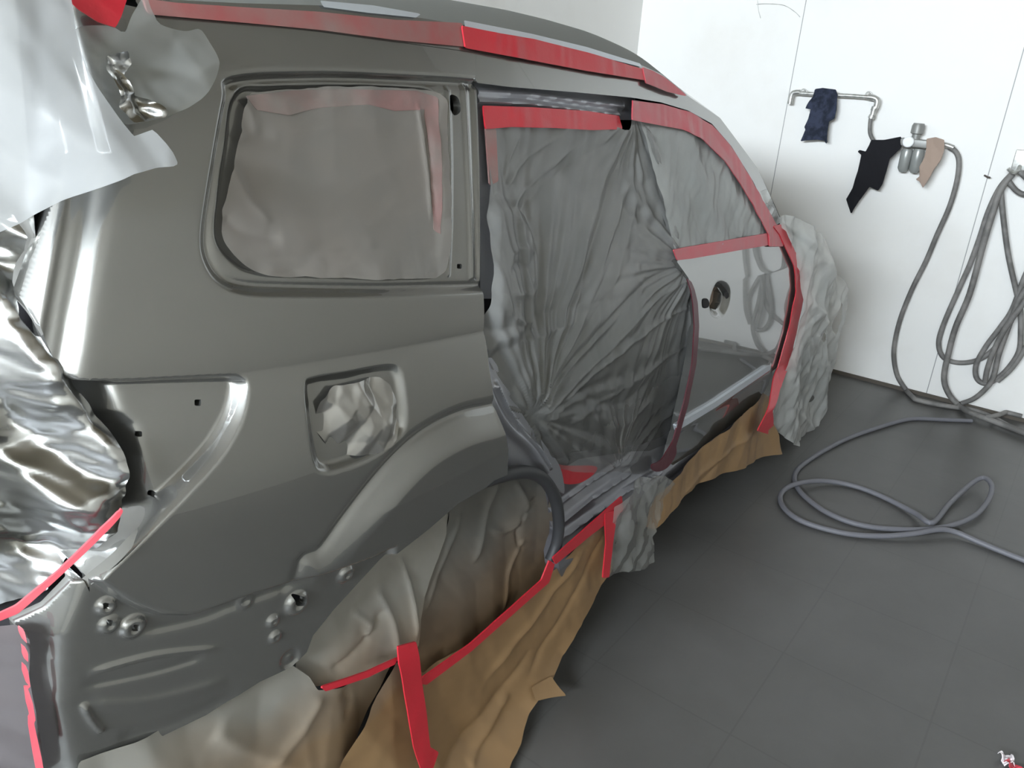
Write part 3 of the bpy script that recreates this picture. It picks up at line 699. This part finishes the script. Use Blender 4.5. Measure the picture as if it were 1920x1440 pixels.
# ------------------------------------------------------------------ kraft paper skirts
def skirt0(x, z):
    zz = np.maximum(z, 0.0)
    return base(x, np.maximum(z, 0.6))*0+1.0+0.035*sstep(0.62-z, 0.2)-0.05*np.exp(-zz/0.30)-0.20*np.exp(-zz/0.035)+0.5*np.minimum(z, 0)
def skirt(d, seed, amp=0.02, lines=()):
    def f(x, z):
        y = skirt0(x, z)+d
        y = ridge(y, [(p, a*0.40, w*0.6) for p, a, w in lines], x, z)
        return y-folds(x, z, seed, 6, 8, 30, amp*0.25, ang=0.45, spread=0.9)-crease(x, z, seed+200, 4, 3, 13, 0.05+amp, ang=0.4, spread=0.5)-crease(x, z, seed+300, 3, 20, 60, 0.018, ang=0.4, spread=1.2)+amp*0.25
    return f
def paper(pts, label, mat, d, seed, amp=0.02, lines=(), smooth=False, step=0.007):
    b_ = lambda x, z: skirt0(x, z)+d
    P = outline(pts, b_, smooth)
    f = skirt(d, seed, amp, [(HP(p, True, False, 4, b_), a, w) for p, a, w in lines])
    o = sheet('masking_paper', f, lambda x, z: np.minimum(-sdf(P, x, z), z-0.002), bnd(P), step, mat)
    return tag(o, label, 'masking paper')
paper([(1436, 738), (1446, 745), (1450, 790), (1456, 815), (1463, 850), (1400, 872), (1330, 902), (1270, 940), (1222, 992), (1205, 985), (1228, 930), (1255, 905), (1330, 835), (1400, 770)], 'brown kraft paper strip hanging below the front door', KRAFT_P, -0.02, 41, 0.018,
      [([(1250, 960), (1330, 880), (1430, 790)], .02, .03), ([(1230, 985), (1300, 930), (1360, 850)], -.02, .03)])
paper([(1138, 962), (1150, 975), (1142, 1070), (1120, 1110), (1062, 1225), (1030, 1280), (1010, 1315), (1000, 1345), (985, 1400), (960, 1452), (930, 1560), (600, 1640), (640, 1440), (690, 1320), (740, 1240), (800, 1265), (880, 1212), (950, 1150), (1022, 1086), (1080, 1020)], 'large brown kraft paper sheet hanging from the sill down to the floor', KRAFT_P, -0.015, 43, 0.022,
      [([(1130, 1000), (1060, 1140), (985, 1280)], -.02, .025), ([(1090, 1030), (1000, 1160), (900, 1300)], .022, .03), ([(1000, 1220), (900, 1360), (820, 1440)], -.025, .03), ([(960, 1300), (900, 1400), (880, 1440)], .03, .02)])
paper([(1035, 1268), (1062, 1304), (1008, 1316), (1000, 1290)], 'small pointed corner of kraft paper sticking out over the floor', KRAFT_P, -0.03, 44, 0.006)
paper([(840, 940), (870, 905), (920, 872), (960, 862), (1000, 868), (1030, 895), (1042, 940), (1042, 1062), (1020, 1090), (950, 1155), (880, 1216), (800, 1280), (760, 1300), (770, 1205), (785, 1150), (815, 1050), (835, 985)], 'grey-misted kraft paper stuffed up into the rear wheel arch', KRAFT, 0.026, 45, 0.018,
      [([(960, 900), (985, 960), (950, 1000), (915, 990)], .035, .018), ([(930, 900), (910, 980), (890, 1060)], .03, .02), ([(1000, 930), (975, 985), (985, 1040)], -.03, .015), ([(860, 960), (830, 1060), (795, 1160)], .02, .02), ([(990, 1010), (960, 1080), (950, 1150)], .02, .012)], True, 0.005)
paper([(715, 1010), (780, 965), (820, 950), (845, 945), (835, 1000), (815, 1060), (785, 1160), (778, 1208), (740, 1235), (690, 1262), (600, 1292), (560, 1275), (565, 1215), (620, 1120), (670, 1060)], 'silver-grey misted paper fold behind the rear wheel arch', KRAFT_L, 0.022, 46, 0.02,
      [([(745, 1040), (770, 1110), (775, 1200)], .03, .012), ([(700, 1100), (730, 1160), (740, 1230)], .03, .02), ([(655, 1140), (690, 1170), (680, 1190)], .03, .02), ([(620, 1260), (680, 1200), (720, 1130)], -.02, .02)], False, 0.005)
paper([(590, 1290), (640, 1285), (700, 1262), (745, 1240), (700, 1330), (640, 1445), (600, 1640), (120, 1640), (150, 1430), (280, 1372), (390, 1322), (495, 1255), (545, 1245), (575, 1265)], 'grey and brown misted paper hanging below the bare bumper mount', KRAFT_L, 0.016, 47, 0.02,
      [([(600, 1300), (560, 1370), (500, 1440)], .02, .03), ([(640, 1290), (655, 1320), (640, 1340)], -.03, .015), ([(400, 1370), (450, 1400), (560, 1440)], .02, .03)])
sk = lambda d: (lambda x, z: skirt0(x, z)+d)
tape([(1134, 962), (1158, 956), (1152, 1000), (1142, 1082), (1130, 1084), (1136, 1020)], 'short red tape strip hanging beside the clear plastic tail', d=-0.045, fn=sk(0))
tape([(1040, 1058), (1030, 1092), (952, 1160), (885, 1220), (800, 1284), (786, 1282), (790, 1272), (880, 1208), (945, 1150), (1015, 1088), (1030, 1050)], 'narrow red tape seam curving across the kraft paper below the wheel arch', d=-0.050, fn=sk(0))
tape([(745, 1212), (780, 1203), (790, 1270), (800, 1340), (806, 1400), (822, 1410), (812, 1440), (790, 1448), (775, 1400), (762, 1320), (748, 1245)], 'wide red tape strip hanging straight down the kraft paper', d=-0.060, fn=sk(0), wob=.003)
tape([(748, 1232), (740, 1246), (690, 1270), (610, 1296), (600, 1288), (690, 1258)], 'narrow red tape along the seam of the silver-misted paper', d=-0.05, fn=sk(0))

# clear plastic tail between sill papers
o = patch('masking_film', [(1150, 950), (1172, 925), (1200, 895), (1240, 890), (1262, 905), (1240, 960), (1218, 1005), (1223, 1052), (1205, 1066), (1170, 1072), (1138, 1082), (1146, 1010)], lambda x, z: base(x, z)*0+0.945-folds(x, z, 51, 6, 25, 110, 0.006)-crease(x, z, 52, 5, 8, 40, 0.14, ang=0.3, spread=0.8), FILM_CLEAR, 0.005, False, base=lambda x, z: base(x, z)*0+0.945)
tag(o, 'crinkled clear plastic tail bunched at the sill between two kraft papers', 'masking film')

# ------------------------------------------------------------------ foil
def crumple(x, z, seed, f0, f1, amp, n=8): return folds(x, z, seed, n, f0, f1, amp)
o = patch('foil_patch', [(612, 716), (650, 706), (700, 698), (722, 715), (734, 745), (738, 790), (720, 830), (690, 848), (640, 850), (612, 838), (586, 800), (590, 750)], lambda x, z: base(x, z)+0.009-crease(x, z, 68, 4, 9, 40, 0.20)-folds(x, z, 69, 5, 60, 160, 0.004)-0.003, FOIL_D, 0.003, False, base=off(0.02), ragged=0.004, seed=5)
tag(o, 'crumpled foil stuffed into the square fuel filler pocket', 'foil')
def foil_f(x, z):
    u = 0.445-x
    return base(x, z)+0.040+0.95*softplus(u, 0.015)-crease(x, z, 65, 5, 5, 22, 0.40)-crease(x, z, 64, 4, 30, 100, 0.16)
fb = lambda x, z: base(x, z)+0.040+0.95*softplus(0.445-x, 0.015)
o = patch('foil_sheet', [(-60, 400), (40, 400), (62, 440), (66, 480), (44, 545), (30, 590), (50, 622), (78, 630), (100, 650), (128, 718), (165, 755), (196, 800), (216, 850), (224, 900), (222, 950), (205, 985), (170, 1028), (100, 1085), (20, 1140), (-60, 1180)], foil_f, FOIL, 0.004, False, base=fb)
tag(o, 'shiny crumpled foil sheet wrapped over the tailgate beside the lamp recess', 'foil')
o = patch('masking_paper', [(226, 958), (212, 1000), (150, 1058), (70, 1120), (-10, 1165), (-10, 1150), (60, 1105), (140, 1040), (200, 985)], lambda x, z: fb(x, z)-0.055, KRAFT_P, 0.005, False, base=fb)
tag(o, 'thin strip of kraft paper edging the foil on the tailgate', 'masking paper')
tape([(234, 945), (228, 966), (190, 1006), (100, 1092), (34, 1150), (-20, 1172), (-20, 1158), (30, 1135), (100, 1078), (190, 990)], 'thin red tape along the lower edge of the crumpled foil', TAPE_P, d=-0.075, fn=fb)
# tail end: film with red tape below the foil
ft = lambda x, z: base(x, z)+turn_slope(z)*softplus(xcorner(z)-x, 0.005)-0.012
o = patch('masking_film', [(-60, 1168), (20, 1160), (40, 1172), (50, 1260), (62, 1350), (78, 1460), (-60, 1560)], lambda x, z: ft(x, z)-folds(x, z, 71, 6, 20, 70, 0.012, ang=1.3, spread=0.5), film_mat('rear_film', (0.13, 0.115, 0.12), 0.95, 0.3), 0.006, False, base=ft)
tag(o, 'grey plastic film taped over the tail end below the foil', 'masking film')
tape([(34, 1172), (44, 1172), (52, 1260), (66, 1360), (82, 1445), (68, 1445), (54, 1360), (42, 1260)], 'thin red tape down the edge of the bare bumper corner', TAPE_P, d=-0.036, fn=ft)
# milky sheets draped over the top of the tailgate
fw_ = lambda x, z: base(x, z)-0.055+0.45*softplus(0.50-x, 0.03)
o = patch('masking_film', [(-80, -60), (115, -60), (128, 60), (150, 128), (178, 180), (205, 222), (228, 252), (262, 238), (282, 262), (296, 282), (305, 304), (262, 308), (220, 318), (170, 346), (110, 376), (40, 420), (-80, 470)], lambda x, z: fw_(x, z)-crease(x, z, 87, 4, 4, 16, 0.14, ang=0.5, spread=0.6)-folds(x, z, 81, 6, 8, 26, 0.018, ang=0.5, spread=0.4)-folds(x, z, 85, 4, 30, 70, 0.003), FILM_WHITE, 0.006, False, base=fw_)
tag(o, 'bright white translucent plastic sheet draped over the tailgate top', 'masking film')
fw2 = lambda x, z: base(x, z)-0.03
FLC = HP([(150, 110), (190, 150), (215, 200), (262, 225), (300, 215)], True, False, 4, fw2)
def flap(x, z):
    dd, s = dline(FLC, x, z); m = np.exp(-(dd/0.03)**2)
    return fw2(x, z)-folds(x, z, 82, 6, 10, 40, 0.007)-crease(x, z, 86, 4, 9, 40, 0.16)-m*(0.006+crease(x, z, 83, 5, 30, 90, 0.25))
o = patch('masking_film', [(140, 52), (200, 48), (225, 60), (240, 20), (262, -8), (272, 20), (290, 45), (340, 58), (372, 55), (392, 85), (399, 120), (385, 160), (350, 195), (310, 215), (292, 222), (268, 228), (230, 232), (205, 215), (175, 165), (140, 115), (130, 80)], flap, film_mat('grey_clear_film', (0.42, 0.43, 0.42), 0.50, 0.2), 0.005, True, base=fw2)
tag(o, 'round flap of clear plastic film crumpled at the roof corner', 'masking film')
o = patch('foil_patch', [(168, 118), (190, 96), (208, 92), (228, 112), (222, 140), (240, 175), (280, 190), (294, 205), (288, 222), (262, 225), (225, 232), (205, 205), (185, 160)], lambda x, z: fw2(x, z)-0.030-crease(x, z, 84, 6, 30, 110, 0.45), FOIL, 0.003, False, base=fw2, ragged=0.005, seed=8)
tag(o, 'small crushed silver wad between the white sheet and clear flap', 'foil')
tape([(118, -10), (240, -10), (226, 30), (216, 52), (185, 42), (150, 20)], 'red tape bunched on the roof at the tailgate corner', d=-0.012, fn=fw2, wob=.006)

# ------------------------------------------------------------------ wall: pipe, rags, regulator, hoses
def wp(p, d): return on_wall(p, XW-d)
def wpath(pts, d, n=6): return [wp(q, d) for q in catmull(pts, n, False)]
pipe = empty('wall_pipe', wp((1560, 177), 0.05), 'galvanised steel pipe bracketed along the white wall', 'pipe')
tubes('pipe', [([wp((1489, 174), .05), wp((1520, 176), .05), wp((1560, 178), .05), wp((1600, 180), .05), wp((1638, 183), .05)], 0.012)], STEEL, pipe)
tubes('elbow', [(wpath([(1500, 173), (1489, 174), (1484, 180), (1481, 195)], .05), 0.016)], STEEL, pipe)
tubes('elbow', [(wpath([(1628, 182), (1640, 184), (1645, 190), (1642, 203)], .05), 0.017)], STEEL, pipe)
tubes('threaded_fitting', [([wp((1641, 200), .05), wp((1638, 208), .05)], 0.019), ([wp((1638, 208), .05), wp((1636, 216), .05)], 0.015), ([wp((1636, 216), .05), wp((1633, 222), .05)], 0.019)], STEEL, pipe)
for px in (1508, 1630):
    a, c = wp((px, 176 if px < 1600 else 181), .05), wp((px, 176 if px < 1600 else 181), 0.0)
    tubes('pipe_clip', [([a, c], 0.009)], STEEL, pipe)
    tubes('pipe_clip', [([wp((px-1+6*math.cos(t), (174 if px < 1600 else 179)-7*abs(math.sin(t))), .05) for t in np.linspace(0, math.pi, 9)], 0.004)], STEEL, pipe)
adopt(pipe)
o = tubes('drop_hose', [(wpath([(1633, 220), (1631, 235), (1632, 252), (1642, 268), (1660, 275), (1690, 268)], .05), 0.011)], HOSE)
tag(o, 'short grey hose dropping from the wall pipe to the regulator', 'hose')

def cloth(name, pts, d, seed, amp, mat, label, lines=()):
    P = np.array([[-wp(q, d).y, wp(q, d).z] for q in pts])
    LN = [(np.array([[-wp(q, d).y, wp(q, d).z] for q in p]), a, w) for p, a, w in lines]
    def f(u, v):
        y = XW-d-folds(u, v, seed, 6, 18, 60, amp, ang=0.3, spread=0.6)+0*u
        for p, a, w in LN:
            dd, s = dline(p, u, v); y = y-a*np.exp(-(dd/w)**2)
        return y
    o = sheet(name, f, lambda u, v: -sdf(P, u, v), bnd(P), 0.006, mat, wall=True, thick=0.004)
    return tag(o, label, 'rag', 'rags hanging on the wall')
cloth('rag', [(1530, 167), (1545, 165), (1568, 168), (1571, 176), (1570, 205), (1566, 222), (1556, 228), (1553, 250), (1552, 271), (1548, 264), (1534, 262), (1514, 263), (1502, 265), (1512, 243), (1510, 238), (1518, 222), (1523, 205), (1513, 203), (1520, 190), (1526, 182)], 0.065, 91, 0.02, NAVY, 'navy blue rag hanging over the galvanised wall pipe')
cloth('rag', [(1636, 262), (1660, 262), (1690, 256), (1694, 266), (1690, 278), (1670, 298), (1664, 320), (1656, 345), (1648, 357), (1632, 350), (1612, 376), (1597, 401), (1594, 390), (1588, 373), (1600, 352), (1610, 320), (1616, 290), (1609, 284), (1613, 281), (1625, 284), (1632, 272)], 0.07, 92, 0.022, BLACK, 'torn black rag hanging beside the air regulator')
cloth('rag', [(1738, 260), (1755, 257), (1772, 262), (1772, 280), (1765, 300), (1752, 318), (1745, 332), (1732, 352), (1726, 340), (1718, 336), (1726, 330), (1726, 312), (1735, 296), (1738, 280)], 0.10, 93, 0.02, TAN, 'tan rag draped over the outlet of the air regulator')

reg = empty('air_regulator', wp((1715, 280), 0.05), 'grey compressed air regulator with round gauge on the wall', 'air regulator')
def wbox(name, p0, p1, d0, d1, mat):
    a, c = wp(p0, (d0+d1)/2), wp(p1, (d0+d1)/2)
    return box(name, (XW-d1, min(a.y, c.y), min(a.z, c.z)), (XW-d0, max(a.y, c.y), max(a.z, c.z)), mat, reg, 0.006)
wbox('body', (1690, 258), (1745, 279), 0.03, 0.085, GREYP)
c0 = wp((1716, 262), .057); c1 = wp((1716, 236), .057)
lathe('knob', [(0, .022), (.03, .022), (.035, .034), (.075, .034), (.09, .028)], c0, (0, 0, 1), GREYP, reg, 20)
lathe('gauge', [(0, .03), (.018, .03), (.022, .026), (.0221, .001)], wp((1704, 266), .085), (-1, 0, 0), GAUGE, reg, 24)
for px, y0, h in ((1702, 279, .13), (1724, 279, .135)):
    q = wp((px, y0), .057)
    lathe('filter_bowl', [(0, .026), (-.02, .032), (-h+.02, .030), (-h, .018)], q, (0, 0, 1), BOWL, reg, 20)
tubes('outlet', [(wpath([(1745, 268), (1770, 271), (1788, 277)], .057), 0.014)], STEEL, reg)
adopt(reg)

def fpath(pts, z, n=6):
    P = [on_floor(q, z) for q in catmull(pts, n, False)]
    for p in P: p.x = min(p.x, XW-0.03)
    return P
ha = wpath([(1780, 276), (1793, 286), (1798, 305), (1794, 340), (1780, 388), (1757, 440), (1736, 490), (1711, 540), (1689, 595), (1678, 640), (1676, 672), (1683, 706), (1700, 733)], .035)+fpath([(1716, 749), (1745, 756), (1780, 762), (1820, 768), (1860, 782), (1900, 802), (1960, 822)], .016)
o = tubes('air_hose', [(ha, 0.0145)], HOSE)
tag(o, 'grey air hose running from the regulator down the wall to the floor', 'hose')

coil = [([(1902, 321), (1876, 350), (1854, 394), (1836, 448), (1818, 497), (1800, 537), (1770, 606), (1760, 642), (1767, 668), (1789, 679), (1818, 679), (1847, 668), (1876, 639), (1902, 588), (1915, 556), (1935, 500)], .040),
        ([(1898, 326), (1876, 357), (1862, 397), (1843, 460), (1818, 551), (1792, 613), (1778, 664), (1770, 708), (1778, 737), (1796, 759)], .07),
        ([(1876, 350), (1880, 397), (1887, 456), (1894, 496), (1905, 544), (1913, 580), (1914, 620), (1911, 657), (1894, 686), (1872, 708), (1851, 719), (1836, 715), (1829, 701), (1832, 679), (1851, 646), (1876, 613), (1898, 580), (1920, 522), (1940, 480)], .055),
        ([(1925, 540), (1909, 566), (1887, 624), (1873, 664), (1862, 708), (1847, 730), (1825, 748), (1803, 756)], .085),
        ([(1847, 716), (1851, 693), (1865, 653), (1887, 613), (1925, 560)], .10),
        ([(1888, 335), (1905, 357), (1925, 364), (1960, 350), (1990, 400), (1985, 500), (1950, 600), (1905, 680), (1870, 715)], .06),
        ([(1935, 500), (1960, 430), (1950, 370), (1915, 322)], .045), ([(1940, 480), (1960, 420), (1945, 360), (1912, 322)], .07)]
P_ = [(wpath(p, d), 0.0145) for p, d in coil]
P_[1] = (P_[1][0]+fpath([(1815, 772), (1850, 785), (1890, 800), (1930, 816)], .03), 0.0165)
P_.append((fpath([(1850, 783), (1876, 777), (1900, 765), (1930, 745)], .04), 0.0145))
o = tubes('air_hose', P_, HOSE)
tag(o, 'long grey air hose looped in a coil on the wall hook', 'hose')
hook = empty('hose_hook', wp((1912, 305), 0.0), 'steel hose hook fixed to the wall above the coiled hose', 'hook')
def hbox(p0, p1, d0, d1, nm):
    a, c = wp(p0, (d0+d1)/2), wp(p1, (d0+d1)/2)
    return box(nm, (XW-d1, min(a.y, c.y), min(a.z, c.z)), (XW-d0, max(a.y, c.y), max(a.z, c.z)), STEEL, hook, 0.004)
hbox((1906, 280), (1926, 325), 0.0, 0.012, 'plate')
tubes('hook_arm', [([wp((1912, 312), .01), wp((1908, 322), .07), wp((1898, 324), .12), wp((1890, 316), .13)], 0.01)], STEEL, hook)
adopt(hook)
o = tubes('wall_nail', [([wp((1846, 329), 0.0), wp((1852, 332), .03), wp((1856, 333), .04)], 0.005)], principled('rusty_iron', (0.10, 0.08, 0.07), 0.7))
tag(o, 'small rusty nail sticking out of the wall at the panel seam', 'nail')
o = tubes('wire', [(wpath([(1418, 8), (1440, 7), (1470, 10), (1490, 22), (1500, 32)], .006), 0.0015), ([wp((1420, 0), .006), wp((1422, 20), .006), wp((1426, 34), .006)], 0.0015)], STEEL)
tag(o, 'thin loose wire trailing on the wall above the navy rag', 'wire')

FH_ = [(1822, 789), (1770, 787), (1720, 785), (1690, 789), (1640, 804), (1590, 822), (1545, 845), (1515, 864), (1496, 880), (1490, 895), (1494, 912), (1510, 932), (1545, 958), (1590, 978), (1640, 989), (1700, 993), (1750, 991), (1795, 982), (1830, 965), (1852, 940), (1860, 915), (1852, 899), (1838, 897), (1815, 912), (1780, 945), (1748, 980), (1715, 962), (1660, 934), (1610, 914), (1560, 903), (1515, 903), (1480, 912), (1464, 928), (1467, 948), (1490, 970), (1530, 987), (1590, 1001), (1650, 1005), (1710, 1001), (1760, 993), (1790, 997), (1830, 1014), (1880, 1035), (1960, 1066)]
pp = catmull(FH_, 6, False); zz = np.full(len(pp), .012)
m_ = len(pp)
for i in range(m_):                              # lift the hose where it passes over itself
    k = i/6
    for c, h, w in ((25.2, .02, .8), (30.5, .022, 1.2), (20.8, .05, 2.5), (39, .02, 1.5), (33.5, .0, 1)):
        zz[i] += h*math.exp(-((k-c)/w)**2)
o = tubes('air_hose', [([on_floor(p, float(z)) for p, z in zip(pp, zz)], 0.0115)], HOSE_F)
tag(o, 'thin grey air hose lying in loops on the grey floor', 'hose')

# crumpled scrap on the floor
sc = empty('tape_scrap', on_floor((1900, 1425)), 'crumpled pink and white tape scrap on the floor', 'scrap')
def scrap(nm, a, c, w, mat, seed):
    A, B = on_floor(a, .02), on_floor(c, .02); d = (B-A); s = Vector((-d.y, d.x, 0)).normalized()*w; r = random.Random(seed); V = []; F = []
    n = 8
    for i in range(n+1):
        for j in range(5):
            t = i/n; V.append(A+d*t+s*(j/4-.5)+Vector((r.uniform(-.003, .003), r.uniform(-.003, .003), .012+.012*math.sin(t*5+j*1.3)+r.uniform(-.004, .004)-0.02)))
    for i in range(n):
        for j in range(4):
            q = i*5+j; F.append((q, q+5, q+6, q+1))
    o = make_mesh(nm, V, F, mat, sc, False); md = o.modifiers.new('thickness', 'SOLIDIFY'); md.thickness = .0015
scrap('white_end', (1882, 1408), (1896, 1428), .03, principled('white_scrap', (0.8, 0.74, 0.76), 0.4), 3)
scrap('red_end', (1893, 1422), (1925, 1460), .035, TAPE_P, 4)
adopt(sc)
